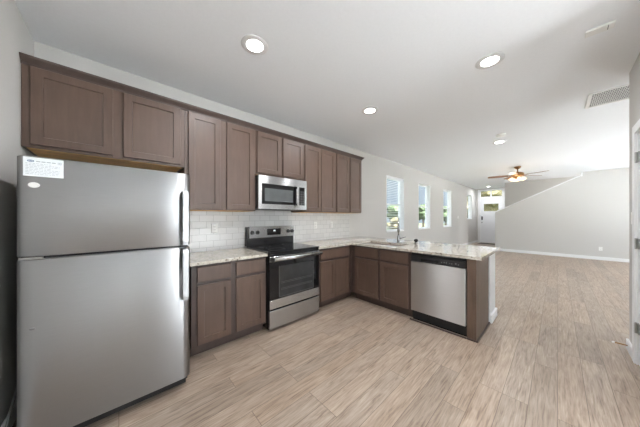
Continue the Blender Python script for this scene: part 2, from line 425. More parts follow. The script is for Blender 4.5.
obj('panel_moulding', bm, M['door_paint'], d_)
lk = obj('keypad_lock', BX(dx - .03, dx, DY1 - .125, DY1 - .065, 1.16, 1.34, .008), M['blackmat'], d_)
bm = lathe(bmesh.new(), [(.026, 0), (.026, -.01), (.014, -.02), (.014, -.04), (.028, -.05), (.028, -.065), (.012, -.07)], 16, (dx, DY1 - .095, 1.03), 'x')
obj('door_knob', bm, M['nickel'], d_, True)

# closet door on the right edge of the picture
dr = struct('door_2', rings(bmesh.new(), [[(x, CY - .04 + .0, z) for x, z in ((2.572, .012), (3.385, .012), (3.385, 2.045), (2.572, 2.045))], [(x, CY - .004, z) for x, z in ((2.572, .012), (3.385, .012), (3.385, 2.045), (2.572, 2.045))]]), M['door_paint'])
obj('casing', BXS((3.40, 3.47, CY, CY + .018, 0, 2.13), (2.48, 2.55, CY, CY + .018, 0, 2.13), (2.55, 3.40, CY, CY + .018, 2.06, 2.13)), M['trim'], dr)
obj('jamb', BXS((3.387, 3.401, CY - .12, CY + .006, 0, 2.06), (2.549, 2.568, CY - .12, CY + .006, 0, 2.06), (2.568, 3.387, CY - .12, CY + .006, 2.047, 2.061)), M['trim'], dr)
obj('panel_moulding', BXS((2.68, 3.27, CY - .004, CY + .002, 1.10, 1.90, .002), (2.68, 3.27, CY - .004, CY + .002, .2, .92, .002)), M['door_paint'], dr)
for z in (1.84, 1.075, .327):
    bm = BXS((3.335, 3.402, CY - .004, CY + .003, z - .045, z + .045))
    lathe(bm, [(.008, 0), (.008, .096)], 10, (3.388, CY + .008, z - .048))
    obj('hinge', bm, M['nickel'], dr)

# ------------------------------------------------------------------ outside the windows
struct('shade_eave', BXS((XL - .85, 4.6, YB - 1.3, YB - TW, H - .02, H + .15), (4.6, XDOOR + 1.0, YB - 2.9, YB - TW, H - .02, H + .15), (XL - .85, XL - TW, YB - TW, D + .5, H - .02, H + .15)), M['trim'])  # unseen overhang added to keep sun patches out and shade the ground
tag(obj('bounce_slab', BXS((XL - TW - .01, 16, -16, YB - TW - .01, -.349, -.30), (-16, XL - TW - .01, -9, 6, -.349, -.30)), M['bounce_slab']), 'pale concrete ground added outside the unseen windows to bounce sunlight indoors', 'bounce_slab', kind='structure')  # unseen ground added as a reflector for the windows behind the camera
tag(obj('lawn', BX(-40, 60, -40, 60, -.45, -.35), M['grass']), 'green lawn spreading outside the windows', 'lawn', kind='structure')
tag(obj('street', BX(-30, 60, 9.0, 14.5, -.349, -.33), M['road']), 'pale street crossing the lawn outside the windows', 'street', kind='structure')
tag(obj('driveway', BX(17.5, 24, -4, 9, -.349, -.335), M['road']), 'pale front path outside the entry door', 'path', kind='structure')
def tree(loc, h, r, label, leaf, k):
    rnd = random.Random(k)
    t = thing('tree', label, 'tree', loc, 0, 'trees outside the windows')
    bm = tube(bmesh.new(), [(0, 0, 0), (.05, 0, h * .3), (0, .05, h * .6)], [.16, .12, .08], 8); obj('trunk', bm, M['bark'], t)
    bm = bmesh.new()
    for i in range(16):
        a = rnd.uniform(0, 2 * PI); rr = r * rnd.uniform(0, .75); z = h * rnd.uniform(.42, .92); s = r * rnd.uniform(.3, .55)
        mtx = Matrix.Translation((rr * math.cos(a), rr * math.sin(a), z)) @ Matrix.Diagonal((s, s, s * .8, 1))
        q = bmesh.ops.create_icosphere(bm, subdivisions=2, radius=1, matrix=mtx)
        for v in q['verts']: v.co += Vector((rnd.uniform(-1, 1), rnd.uniform(-1, 1), rnd.uniform(-1, 1))) * s * .16
    obj('crown', bm, leaf, t)
tree((27.5, 14.9, -.35), 3.2, 1.6, 'round green tree seen through the window nearest the sink', M['leaf'], 1)
tree((22.0, 11.6, -.35), 1.5, 1.1, 'low olive bush seen through the window nearest the sink', M['leaf2'], 2)
tree((30.5, 12.4, -.35), 3.0, 1.5, 'green tree seen through the second window from the kitchen', M['leaf'], 3)
tree((39.0, 12.3, -.35), 3.2, 1.7, 'green tree seen through the third window from the kitchen', M['leaf'], 4)
tree((30.0, 5.5, -.35), 5.0, 3.0, 'leafy tree seen through the glass of the entry door', M['leaf2'], 5)
tree((37.0, 6.6, -.35), 6.5, 3.0, 'tall leafy tree seen through the panes over the entry door', M['leaf'], 6)
# ------------------------------------------------------------------ cabinets
def wall_cab(name, x0, x1, z0, doors, label, zt=UT):
    """wall cabinet against the cabinet wall, its doors as (left, right) in world x"""
    cxm = (x0 + x1) / 2
    t = thing('wall_cabinet', label, 'cabinet', (cxm, D, z0), 0, 'dark wall cabinets')
    a, b = x0 - cxm + .0008, x1 - cxm - .0008; h = zt - z0
    obj('carcass', BX(a, b, -.312, -.001, .0, h), M['wood'], t)
    obj('bottom_panel', BX(a + .02, b - .02, -.311, -.003, -.004, .006), M['rawwood'], t)
    obj('face_frame', wall_cells(bmesh.new(), a, b, 0, h, [(d0 - cxm + .012, d1 - cxm - .012, .05, h - .06) for d0, d1 in doors], lambda bm, u, v, c, d: box(bm, u, v, -.331, -.312, c, d)), M['wood'], t)
    for d0, d1 in doors:
        obj('door', shaker(d0 - cxm, d1 - cxm, .012 if z0 < 1.6 else .020, h - .035, -.351), M['wood'], t)
    return t
UZ2 = 1.845
wall_cab('a', XL + .002, .485, 1.808, [(-.462, -.036), (.028, .448)], 'short wide brown wall cabinet above the refrigerator')
wall_cab('b', .485, 1.245, UB, [(.516, .828), (.894, 1.222)], 'tall brown two-door wall cabinet between refrigerator and microwave')
wall_cab('c', 1.245, 2.005, UZ2, [(1.262, 1.610), (1.640, 1.988)], 'short brown two-door wall cabinet above the microwave')
wall_cab('d', 2.005, 2.69, UB, [(2.022, 2.340), (2.346, 2.668)], 'tall brown two-door wall cabinet just right of the microwave')
wall_cab('e', 2.69, 3.40, UB, [(2.708, 3.03), (3.060, 3.385)], 'tall brown wall cabinet at the right end of the row')
# crown moulding
bm = bmesh.new()
def crown_prof(o, z0):
    return [(o[0], z0), (o[0] + .008, z0), (o[0] + .012, z0 + .012), (o[0] + .040, z0 + .042), (o[0] + .046, z0 + .055), (o[0], z0 + .055)]
zc = UT - .030
pr = [(0, 0), (.008, 0), (.012, .012), (.040, .042), (.046, .055), (0, .055)]
yf = D - .331
pin = [(.0004, 0), (.0004, .055)]
out = pr[1:-1]
def crn(px_, py_, dx_, dy_): return [(px_ + dx_ * q, py_ + dy_ * q, zc + z) for q, z in [(.0006, 0)] + out + [(.0006, .055)]]
rings(bm, [crn(XL + .002, yf, 0, -1), crn(3.40, yf, 1, -1), crn(3.40, D - .001, 1, 0)])
tag(obj('crown_moulding', bm, M['wooddark']), 'dark brown crown moulding running along the tops of the wall cabinets', 'moulding')

BD = .61
def base_cab(loc, rz, wdt, drawers, doors, label, plinth=True, end=False):
    """base cabinet, local x along its front, front faces local -y, back at y = 0"""
    t = thing('base_cabinet', label, 'cabinet', loc, rz, 'dark base cabinets')
    top = CT - .032
    obj('carcass', BX(.0008, wdt - .0008, -BD + .02, -.002, .10, top), M['wood'], t)
    holes = [(a + .012, b - .012, c + .012, d - .012) for a, b, c, d in doors + drawers]
    obj('face_frame', wall_cells(bmesh.new(), .0008, wdt - .0008, .10, top, holes, lambda bm, u, v, c, d: box(bm, u, v, -BD, -BD + .02, c, d)), M['wooddark'], t)
    obj('toe_kick', BX(.0008, wdt - .0008, -BD + .075, -BD + .09, .0, .10), M['wooddark'], t)
    for a, b, c, d in drawers: obj('drawer_front', slab(a, b, c, d, -BD - .019), M['wood'], t)
    for a, b, c, d in doors: obj('door', shaker(a, b, c, d, -BD - .019), M['wood'], t)
    return t
DZ0, DZ1, KZ0, KZ1 = .705, .845, .125, .675
x0 = .485
base_cab((x0, D, 0), 0, 1.240 - x0, [(.530 - x0, .838 - x0, DZ0, DZ1), (.890 - x0, 1.218 - x0, DZ0, DZ1)], [(.530 - x0, .838 - x0, KZ0, KZ1), (.890 - x0, 1.218 - x0, KZ0, KZ1)], 'brown base cabinet with two drawers between refrigerator and range')
x0 = 2.010
base_cab((x0, D, 0), 0, 2.72 - x0, [(2.075 - x0, 2.68 - x0, DZ0, DZ1)], [(2.075 - x0, 2.376 - x0, KZ0, KZ1), (2.380 - x0, 2.68 - x0, KZ0, KZ1)], 'brown base cabinet with one wide drawer right of the range')
PXF = 2.755                                    # front plane of the peninsula cabinets
PB = PXF + BD
yh = D - BD + .0                               # 2.258: the inner corner
base_cab((PB, yh - .03, 0), -PI / 2, yh - .03 - 1.272, [(yh - .03 - 2.164, yh - .03 - 1.748, DZ0, DZ1), (yh - .03 - 1.707, yh - .03 - 1.305, DZ0, DZ1)],
         [(yh - .03 - 2.164, yh - .03 - 1.748, KZ0, KZ1), (yh - .03 - 1.707, yh - .03 - 1.305, KZ0, KZ1)], 'brown sink base cabinet with two false drawers in the peninsula')
t = thing('corner_filler', 'dark narrow filler post in the inside corner of the base cabinets', 'filler', (PXF, yh, 0))
obj('filler_post', BX(-.034, .04, -.029, .04, .10, CT - .032), M['wooddark'], t)
obj('toe_kick', BX(-.034, .09, .075, .09, 0, .10), M['wooddark'], t)
t = thing('end_panel', 'brown end panel closing the free end of the peninsula', 'panel', (PXF, PE, 0))
obj('side_panel', BX(.001, BD - .001, 0, .02, .0, CT - .032), M['woodside'], t)
obj('filler_strip', BX(-.0, .02, .0205, .083, .0, CT - .032), M['woodside'], t)
obj('shoe_moulding', BXS((-.016, BD - .001, -.016, -.0005, 0, .02, .004), (-.016, -.0005, -.0005, .083, 0, .02, .004)), M['wooddark'], t)

# worktops
EDGE = .032
wt = thing('worktop', 'pale granite worktop left of the range, beside the refrigerator', 'worktop', (.85, D, CT), 0, 'granite worktops')
obj('slab', BX(.42 - .85, 1.238 - .85, -BD - .045, -.001, -EDGE, 0, .004, 2), M['granite'], wt)
SX0, SX1, SY0, SY1 = 2.87, 3.22, 1.50, 2.20    # sink cut-out
wt = thing('worktop', 'pale granite worktop covering the corner and the peninsula with the sink', 'worktop', (2.9, D, CT), 0, 'granite worktops')
bm = bmesh.new()
W = 3.79; ye = PE - .055
cells = [(2.012, 2.715, D - BD - .045, D - .001), (2.715, SX0, ye, D - .001), (SX0, SX1, SY1, D - .001), (SX0, SX1, ye, SY0), (SX1, W, ye, D - .001)]
xs = sorted({c for q in cells for c in q[:2]}); ys = sorted({c for q in cells for c in q[2:]})
vt = {}
def gv(x, y, z):
    k = (round(x, 4), round(y, 4), z)
    if k not in vt: vt[k] = bm.verts.new((x - 2.9, y - D, z))
    return vt[k]
solid = set()
for i in range(len(xs) - 1):
    for j in range(len(ys) - 1):
        mx_, my_ = (xs[i] + xs[i + 1]) / 2, (ys[j] + ys[j + 1]) / 2
        if any(q[0] < mx_ < q[1] and q[2] < my_ < q[3] for q in cells): solid.add((i, j))
for i, j in solid:
    A, B, C_, D_ = (xs[i], ys[j]), (xs[i + 1], ys[j]), (xs[i + 1], ys[j + 1]), (xs[i], ys[j + 1])
    bm.faces.new([gv(*p, 0) for p in (A, B, C_, D_)]); bm.faces.new([gv(*p, -EDGE) for p in (D_, C_, B, A)])
    for (di, dj), (p, q) in (((0, -1), (A, B)), ((1, 0), (B, C_)), ((0, 1), (C_, D_)), ((-1, 0), (D_, A))):
        if (i + di, j + dj) not in solid: bm.faces.new([gv(*p, 0), gv(*p, -EDGE), gv(*q, -EDGE), gv(*q, 0)])
bmesh.ops.dissolve_limit(bm, angle_limit=.01, verts=bm.verts[:], edges=bm.edges[:])
obj('slab', bm, M['granite'], wt)

# backsplash
sp = tag(obj('tile_backsplash', BX(.40, 3.44, D - .009, D - .0002, CT + .001, UB + .02), M['tile']), 'white subway tile backsplash between worktop and wall cabinets', 'backsplash')

def outlet(loc, rz, label, double=True):
    t = thing('wall_outlet', label, 'outlet', loc, rz, 'white wall outlets')
    obj('cover_plate', BX(-.036, .036, -.006, 0, -.058, .058, .003), M['plastic'], t)
    for z in (.021, -.021):
        s = obj('socket', lathe(bmesh.new(), [(.0165, -.0058), (.0165, -.009), (.015, -.0095)], 16, (0, 0, z), 'y'), M['plastic'], t)
        obj('slots', BXS((-.007, -.0045, -.0102, -.0093, z - .006, z + .005), (.0045, .007, -.0102, -.0093, z - .006, z + .005)), M['blackmat'], s)
yo = D - .0095
outlet((.865, yo, 1.175), 0, 'white outlet on the tile backsplash left of the range')
outlet((2.52, yo, 1.165), 0, 'white outlet on the tile backsplash right of the range')
outlet((2.92, yo, 1.165), 0, 'white outlet on the tile backsplash in the far corner by the sink')
outlet((XSTAIR, -.885, .34), -PI / 2, 'white outlet low on the far stair wall')
t = thing('light_switch', 'white light switch at the right edge, beside the closet door', 'switch', (3.575, CY, 1.30), PI)
obj('cover_plate', BX(-.035, .035, -.006, 0, -.058, .058, .003), M['plastic'], t)
obj('rocker', BX(-.015, .015, -.010, -.006, -.032, .032, .002), M['plastic'], t)
t = thing('light_switch', 'small white light switch on the window wall near the entry', 'switch', (10.6, D, 1.30), 0)
obj('cover_plate', BX(-.06, .06, -.006, 0, -.058, .058, .003), M['plastic'], t)
for x in (-.026, .026): obj('rocker', BX(x - .015, x + .015, -.010, -.006, -.032, .032, .002), M['plastic'], t)

# ------------------------------------------------------------------ refrigerator
FY = 1.905
fx = .004; FW = .400
t = thing('refrigerator', 'stainless steel top-freezer refrigerator with charcoal sides', 'refrigerator', (fx, FY, 0))
obj('cabinet_body', BX(-FW + .004, FW - .004, .085, .76, .03, 1.632, .006), M['charcoal'], t)
obj('base_grille', BX(-FW + .02, FW - .02, .06, .085, .025, .085), M['blackmat'], t)
for x in (-.33, .33):
    for y in (.12, .70): obj('foot', lathe(bmesh.new(), [(.022, 0), (.022, .012), (.012, .014), (.012, .031)], 12, (x, y, 0)), M['blackmat'], t)
def fridge_door(z0, z1):
    bm = bmesh.new(); lp = []; NS = 28
    for zz, ins in ((z0, .006), (z0 + .006, 0), (z1 - .006, 0), (z1, .006)):
        q = []
        for k in range(NS + 1):
            u = -1 + 2 * k / NS
            x = u * (FW - ins)
            # a nearly flat door that rounds over near both vertical edges
            e = max(0, abs(u) - .90) / .10
            y = .0 + .004 * u * u + .022 * (1 - math.sqrt(max(0, 1 - e * e))) + ins
            q.append((x, y, zz))
        q += [(FW - ins, .078, zz), (-FW + ins, .078, zz)]
        lp.append(q)
    return rings(bm, lp)
fd = obj('freezer_door', fridge_door(1.098, 1.640), M['steel'], t, False)
rd = obj('refrigerator_door', fridge_door(.092, 1.084), M['steel'], t, False)
for o in (fd, rd):
    for p in o.data.polygons: p.use_smooth = abs(p.normal.z) < .5 and p.area < .2
obj('door_gasket', BXS((-FW + .012, FW - .012, .03, .084, 1.084, 1.098), (-FW + .012, FW - .012, .0781, .085, .10, 1.63)), M['blackmat'], t)
obj('door_hinge', BX(-FW + .01, -FW + .09, -.004, .02, 1.0865, 1.0955), M['nickel'], t)
def handle(z0, z1):
    bm = bmesh.new(); lp = []
    xa, xb = .338, .380
    for z, y in ((z0, -.008), (z0 + .012, -.050), (z0 + .03, -.054), (z1 - .03, -.054), (z1 - .012, -.050), (z1, -.008)):
        lp.append([(xa, y + .012, z), (xa, y + .003, z), (xa + .004, y, z), (xb - .004, y, z), (xb, y + .003, z), (xb, y + .012, z)])
    rings(bm, lp)
    box(bm, xa + .004, xb - .004, -.045, .012, z0 + .004, z0 + .035); box(bm, xa + .004, xb - .004, -.045, .012, z1 - .035, z1 - .004)
    return bm
obj('handle', handle(1.102, 1.506), M['steelhandle'], fd, False)
obj('handle', handle(.695, 1.078), M['steelhandle'], rd, False)
lb = obj('paper_label', BX(-.375, -.236, -.0025, .0035, 1.531, 1.632), M['paper'], fd); lb['label'] = 'white printed label sheet'
bm = bmesh.new()
rings(bm, [[(-.350 + rx * math.cos(a), -.003, 1.612 + rz_ * math.sin(a)) for a in [2 * PI * k / 20 for k in range(20)]] for rx, rz_ in ((.012, .006), (.008, .0035))], False, False)
rings(bm, [[(-.350 + rx * math.cos(a), -.003, 1.612 + rz_ * math.sin(a)) for a in [2 * PI * k / 20 for k in range(20)]] for rx, rz_ in ((.006, .002), (.001, .0006))], False, True)
obj('blue_logo', bm, M['blueink'], lb)
bm = bmesh.new()
rnd = random.Random(3)
for k, z in enumerate((1.598, 1.590, 1.582, 1.574, 1.566, 1.558, 1.550, 1.542)):
    x = -.367
    end = -.28 if k in (0, 3) else -.25
    while x < end:
        wd = rnd.uniform(.005, .014); box(bm, x, min(x + wd, end), -.0031, -.0026, z, z + .0022); x += wd + .003
for k in range(4): box(bm, -.332 + k * .018, -.318 + k * .018, -.0031, -.0026, 1.609, 1.614)
obj('small_print', bm, M['ink'], lb)
bm = bmesh.new()
for k, wd in enumerate((.002, .001, .003, .001, .002, .001, .002)): box(bm, -.2565 + k * .0022, -.2565 + k * .0022 + wd * .55, -.0031, -.0026, 1.604, 1.618)
obj('bar_code', bm, M['ink'], lb)
bm = rings(bmesh.new(), [[(-.340 + rx * math.cos(a), y, 1.484 + rz_ * math.sin(a)) for a in [2 * PI * k / 24 for k in range(24)]] for rx, rz_, y in ((.020, .0145, .004), (.020, .0145, -.0025), (.0185, .013, -.0035))])
st = obj('oval_sticker', bm, M['plastic'], fd); st['label'] = 'pale oval sticker'
bm = rings(bmesh.new(), [[(-.346 + rx * math.cos(a), y, .712 + rz_ * math.sin(a)) for a in [2 * PI * k / 20 for k in range(20)]] for rx, rz_, y in ((.010, .005, .004), (.010, .005, -.0022))])
bd = obj('badge', bm, M['grey'], rd); bd['label'] = 'small dark oval badge'
bm = tube(bmesh.new(), [(XL + .012, 2.62, .34), (XL + .02, 2.5, .30), (XL + .03, 2.35, .245), (XL + .045, 2.15, .20), (XL + .05, 2.0, .12), (XL + .05, 1.98, .05), (XL + .055, 2.04, .008), (XL + .06, 2.3, .007)], .006, 8)
tag(obj('power_cord', bm, M['grey'], None, True), 'grey power cord hanging in the gap between wall and refrigerator', 'cord')

# ------------------------------------------------------------------ range
RX, RW = 1.6225, .757
t = thing('range', 'stainless steel electric range with black glass cooktop and oven window', 'range', (RX, D - .012, 0))
hw = RW / 2; F = -.665                          # front of the oven door
obj('body', BX(-hw, hw, -.63, -.004, .03, .895, .003), M['black'], t)
for x in (-.33, .33):
    for y in (-.58, -.08): obj('foot', lathe(bmesh.new(), [(.02, 0), (.02, .01), (.012, .012), (.012, .031)], 10, (x, y, 0)), M['blackmat'], t)
ck = obj('cooktop', BX(-hw, hw, -.665, -.06, .895, .915, .004, 2), M['blackglass'], t)
for x, y, r in ((-.19, -.50, .10), (.19, -.50, .115), (-.19, -.21, .075), (.19, -.21, .09)):
    bm = rings(bmesh.new(), [[(x + rr * math.cos(2 * PI * k / 40), y + rr * math.sin(2 * PI * k / 40), .9153) for k in range(40)] for rr in (r, r - .003)], False, False)
    obj('burner_ring', bm, M['grey'], ck)
bg_ = obj('backguard', BX(-hw, hw, -.075, -.004, .9155, 1.175, .006, 2), M['black'], t)
pn = obj('control_panel', rings(bmesh.new(), [[(x, y, z) for x, z in ((-hw + .03, 1.025), (hw - .002, 1.025), (hw - .002, 1.178), (-hw + .03, 1.178))] for y in (-.074, -.088)]), M['steelrange'], bg_)
for x in (-.308, -.232, .268, .340):
    kb = obj('knob', lathe(bmesh.new(), [(.027, -.0885), (.027, -.093), (.021, -.095), (.019, -.112), (.016, -.114)], 20, (x, 0, 1.10), 'y'), M['blackmat'], t)
dp = obj('display', BX(-.085, .135, -.0905, -.088, 1.055, 1.145, .002), M['blackglass'], bg_)
obj('clock_digits', BXS((.012, .016, -.0915, -.0907, 1.105, 1.125), (.022, .034, -.0915, -.0907, 1.105, 1.108), (.022, .034, -.0915, -.0907, 1.122, 1.125), (.031, .034, -.0915, -.0907, 1.108, 1.122), (.022, .025, -.0915, -.0907, 1.108, 1.122), (.040, .044, -.0915, -.0907, 1.105, 1.125)), M['screen'], dp)
obj('front_strip', BX(-hw + .002, hw - .002, F + .01, -.63, .862, .894, .002), M['black'], t)
dr = obj('oven_door', BX(-hw + .003, hw - .003, F, -.631, .262, .858, .003), M['blackglass'], t)
obj('door_window', BX(-hw + .13, hw - .11, F - .0015, F + .002, .385, .74), M['ovenglass'], dr)
obj('window_border', BXS((-hw + .124, -hw + .130, F - .002, F, .380, .745), (hw - .110, hw - .104, F - .002, F, .380, .745), (-hw + .130, hw - .110, F - .002, F, .379, .385)), M['darkgrey'], dr)
obj('oven_rack', BXS(*[(-hw + .15, hw - .13, F - .0022, F - .0016, z, z + .0035) for z in (.46, .475, .535, .55)]), M['darkgrey'], dr)
obj('lower_strip', BX(-hw + .003, hw - .003, F - .004, F + .004, .262, .362, .002), M['steelrange'], dr)
em = rings(bmesh.new(), [[(.02 + r * math.cos(2 * PI * k / 24), F - .005, .312 + r * math.sin(2 * PI * k / 24)) for k in range(24)] for r in (.014, .011)], False, False)
obj('emblem', em, M['grey'], dr)
obj('top_strip', BX(-hw + .003, hw - .003, F - .004, F + .004, .800, .858, .002), M['steelrange'], dr)
bm = bmesh.new()
hl = [(-hw + .006, F - .05, .83), (hw - .006, F - .05, .83)]
rings(bm, [[(x, F - .055 + .017 * math.cos(2 * PI * k / 16), .832 + .021 * math.sin(2 * PI * k / 16)) for k in range(16)] for x in (-hw + .03, hw - .004)])
obj('handle', bm, M['steelrange'], dr, True)
for q in ((-hw + .012, -hw + .03, F - .072, F - .003, .808, .856, .004), (hw - .05, hw - .03, F - .045, F - .003, .815, .85, .004)): obj('handle_bracket', BX(*q), M['blackmat'], dr)
obj('storage_drawer', BX(-hw + .003, hw - .003, F - .004, -.631, .038, .243, .004), M['steelrange'], t)

# ------------------------------------------------------------------ microwave
MX, MW = 1.625, .752; MZ = 1.412
t = thing('microwave', 'stainless steel over-range microwave with black window under the short cabinet', 'microwave', (MX, D, MZ))
hm = MW / 2; MF = -.405; MHt = 1.828 - MZ
obj('case', BX(-hm, hm, MF + .03, -.002, 0.004, MHt, .003), M['charcoal'], t)
dr = obj('door', wall_cells(bmesh.new(), -hm, hm, 0, MHt, [(-hm + .045, .195, .062, MHt - .098), (.228, hm - .035, .062, MHt - .098)], lambda bm, a, b, c, d: box(bm, a, b, MF, MF + .03, c, d)), M['steelrange'], t)
obj('black_glass', BX(-hm + .045, .195, MF + .002, MF + .028, .062, MHt - .098), M['blackglass'], dr)
obj('window_screen', BX(-hm + .085, .135, MF + .0005, MF + .002, .098, MHt - .155), M['mwglass'], dr)
hd = obj('handle', BXS((.182, .214, MF - .045, MF - .028, .045, MHt - .085, .006), (.186, .210, MF - .03, MF, .055, .085), (.186, .210, MF - .03, MF, MHt - .125, MHt - .095)), M['steelrange'], dr)
kp = obj('keypad', BX(.228, hm - .035, MF + .002, MF + .028, .062, MHt - .098), M['blackglass'], dr)
for r in range(6):
    for c in range(3): obj('button', BX(.238 + c * .034, .262 + c * .034, MF + .001, MF + .0022, .078 + r * .033, .098 + r * .033), M['darkgrey'], kp)
obj('emblem', rings(bmesh.new(), [[(.0 + r * math.cos(2 * PI * k / 24), MF - .0008, MHt - .05 + r * math.sin(2 * PI * k / 24)) for k in range(24)] for r in (.014, .011)], False, False), M['grey'], dr)
obj('vent_filter', BX(-hm + .06, hm - .06, MF + .06, -.06, -.004, .004), M['blackmat'], t)

# ------------------------------------------------------------------ dishwasher
t = thing('dishwasher', 'stainless steel dishwasher with black control strip in the peninsula', 'dishwasher', (PB, 1.268, 0), -PI / 2)
wd = .603; DF = -BD - .022
obj('tub', BX(.002, wd, -BD + .03, -.03, .02, CT - .036), M['blackmat'], t)
obj('door_panel', BX(.004, wd - .004, DF, -BD + .03, .135, .752, .004, 2), M['steelwasher'], t)
cp = obj('control_strip', BX(.004, wd - .004, DF - .002, -BD + .03, .757, .832, .004), M['blackmat'], t)
obj('pull_recess', BX(.13, .33, DF - .006, DF - .002, .772, .80, .002), M['black'], cp)
for k, x in enumerate((.36, .385, .41, .44, .465, .50, .53)): obj('button', BX(x, x + (.014 if k % 2 else .008), DF - .0032, DF - .0021, .782 + .006 * (k % 2), .794 + .004 * (k % 3)), M['grey'], cp)
obj('top_gap', BX(.004, wd - .004, -BD + .0, -BD + .03, .834, CT - .036), M['blackmat'], t)
obj('kick_plate', BX(.004, wd - .004, -BD + .045, -BD + .06, .0, .128), M['black'], t)

# ------------------------------------------------------------------ sink, faucet
t = thing('kitchen_sink', 'double-bowl stainless steel sink set under the granite worktop', 'sink', ((SX0 + SX1) / 2, (SY0 + SY1) / 2, CT - .035))
def bowl(y0, y1):
    x0, x1 = SX0 - .006, SX1 + .006; cx_, cy_ = (SX0 + SX1) / 2, (SY0 + SY1) / 2
    bm = bmesh.new()
    def R4(i, z): return [(x0 + i - cx_, y0 + i - cy_, z), (x1 - i - cx_, y0 + i - cy_, z), (x1 - i - cx_, y1 - i - cy_, z), (x0 + i - cx_, y1 - i - cy_, z)]
    rings(bm, [R4(-.0, -.002), R4(.012, -.002), R4(.016, -.02), R4(.03, -.165), R4(.05, -.185)], False, True)
    return bm
ysp = 1.985
obj('bowl', bowl(SY0 - .006, ysp), M['sink'], t); obj('bowl', bowl(ysp, SY1 + .006), M['sink'], t)
for y in ((SY0 + ysp) / 2, (ysp + SY1) / 2):
    obj('drain', lathe(bmesh.new(), [(.04, -.184), (.04, -.182), (.03, -.181), (.01, -.183)], 20, (0, y - (SY0 + SY1) / 2, 0)), M['chrome'], t)
t = thing('faucet', 'tall chrome gooseneck faucet with a side lever behind the sink', 'faucet', (3.285, 1.72, CT), R(27.5))
obj('body', lathe(bmesh.new(), [(.028, 0), (.028, .008), (.021, .012), (.021, .10), (.016, .115), (.013, .12)], 20), M['chrome'], t, True)
pts = [(0, 0, .11), (0, 0, .30)] + [(-.075 + .075 * math.cos(a), 0, .30 + .085 * math.sin(a)) for a in [PI * k / 10 for k in range(1, 10)]] + [(-.15, 0, .30), (-.15, 0, .27)]
obj('spout', tube(bmesh.new(), pts, .0125, 14), M['chrome'], t, True)
obj('spray_head', lathe(bmesh.new(), [(.014, .275), (.018, .26), (.019, .19), (.016, .185)], 16, (-.15, 0, 0)), M['chrome'], t, True)
obj('lever', tube(bmesh.new(), [(0, -.018, .07), (0, -.045, .075), (0, -.11, .10)], [.010, .007, .006], 10), M['chrome'], t, True)
t = thing('sink_strainer', 'small dark stopper sitting on the worktop beside the sink', 'stopper', (3.385, 1.485, CT))
obj('cup', lathe(bmesh.new(), [(.022, 0), (.026, .006), (.020, .02), (.018, .03)], 18), M['chrome'], t, True)
obj('cap', lathe(bmesh.new(), [(.018, .03), (.030, .036), (.032, .052), (.024, .066), (.008, .072)], 18), M['blackmat'], t, True)

# ------------------------------------------------------------------ window blind
x0, x1, z0, z1 = WIN[0]
t = thing('window_blind', 'white horizontal slat blind lowered in the window nearest the sink', 'blind', ((x0 + x1) / 2, D + .045, z1))
hwd = (x1 - x0) / 2 - .018
obj('headrail', BX(-hwd, hwd, -.025, .03, -.058, -.0125, .003), M['vinyl'], t)
bm = bmesh.new(); z = -.085; n = 0
while z > -(z1 - z0) + .075:
    s, c = math.sin(R(8)) * .024, math.cos(R(8)) * .024
    rings(bm, [[(x, -c, z - s), (x, c, z + s), (x, c, z + s + .0028), (x, -c, z - s + .0028)] for x in (-hwd, hwd)]); z -= .044
obj('slats', bm, M['vinyl'], t)
obj('bottom_rail', BX(-hwd, hwd, -.025, .025, -(z1 - z0) + .022, -(z1 - z0) + .042, .003), M['vinyl'], t)
obj('cords', BXS(*[(x - .001, x + .001, y - .001, y + .001, -(z1 - z0) + .04, -.05) for x in (-.25, .25) for y in (-.026, .026)]), M['vinyl'], t)

# ------------------------------------------------------------------ ceiling things
def can(x, y, label, r=.108, power=None):
    t = thing('recessed_light', label, 'light', (x, y, H), 0, 'recessed ceiling lights')
    obj('trim_ring', lathe(bmesh.new(), [(r, 0), (r, -.004), (r * .97, -.0065), (r * .66, -.0062), (r * .62, -.0055), (r * .615, -.001)], 36, cap=False), M['canring'], t, True)
    obj('lens', lathe(bmesh.new(), [(r * .61, -.001), (r * .61, -.0062), (r * .4, -.0066), (.002, -.0067)], 32), M['lens'], t, True)
    l = bpy.data.lights.new('lamp', 'AREA'); l.shape = 'DISK'; l.size = r * 1.18; l.energy = power or CAN_W; l.color = CAN_COL
    lo = bpy.data.objects.new('lamp', l); COL.objects.link(lo); lo.parent = t; lo.location = (0, 0, -.0075)
    return t
can(.83, 1.70, 'lit recessed ceiling light in front of the refrigerator, nearest the cabinets')
can(2.49, .42, 'lit recessed ceiling light above the kitchen floor, right of centre')
can(2.47, 1.70, 'lit recessed ceiling light above the corner by the sink')
can(5.32, .75, 'lit recessed ceiling light beyond the peninsula, next to the smoke detector')
can(12.75, 2.20, 'small lit recessed ceiling light in the entry hall by the front door', power=12)
can(.83, .42, 'lit recessed ceiling light added overhead, out of view, to light the kitchen')  # added out of frame for more light, completing the lamp grid
can(11.4, -1.6, 'lit recessed ceiling light added out of view over the stairs to brighten the stairwell', power=55)  # added lamp hidden by the stair wall, lifts the stairwell brightness
t = thing('smoke_detector', 'white round smoke detector on the ceiling beside the recessed light', 'detector', (4.85, .67, H))
obj('base', lathe(bmesh.new(), [(.068, 0), (.068, -.012)], 28), M['plastic'], t)
obj('cover', lathe(bmesh.new(), [(.062, -.012), (.060, -.028), (.05, -.036), (.02, -.038)], 28), M['plastic'], t, True)
t = thing('ceiling_vent', 'large white square return air grille in the ceiling at the right', 'vent', (4.25, -.52, H))
vx, vy = .25, .28
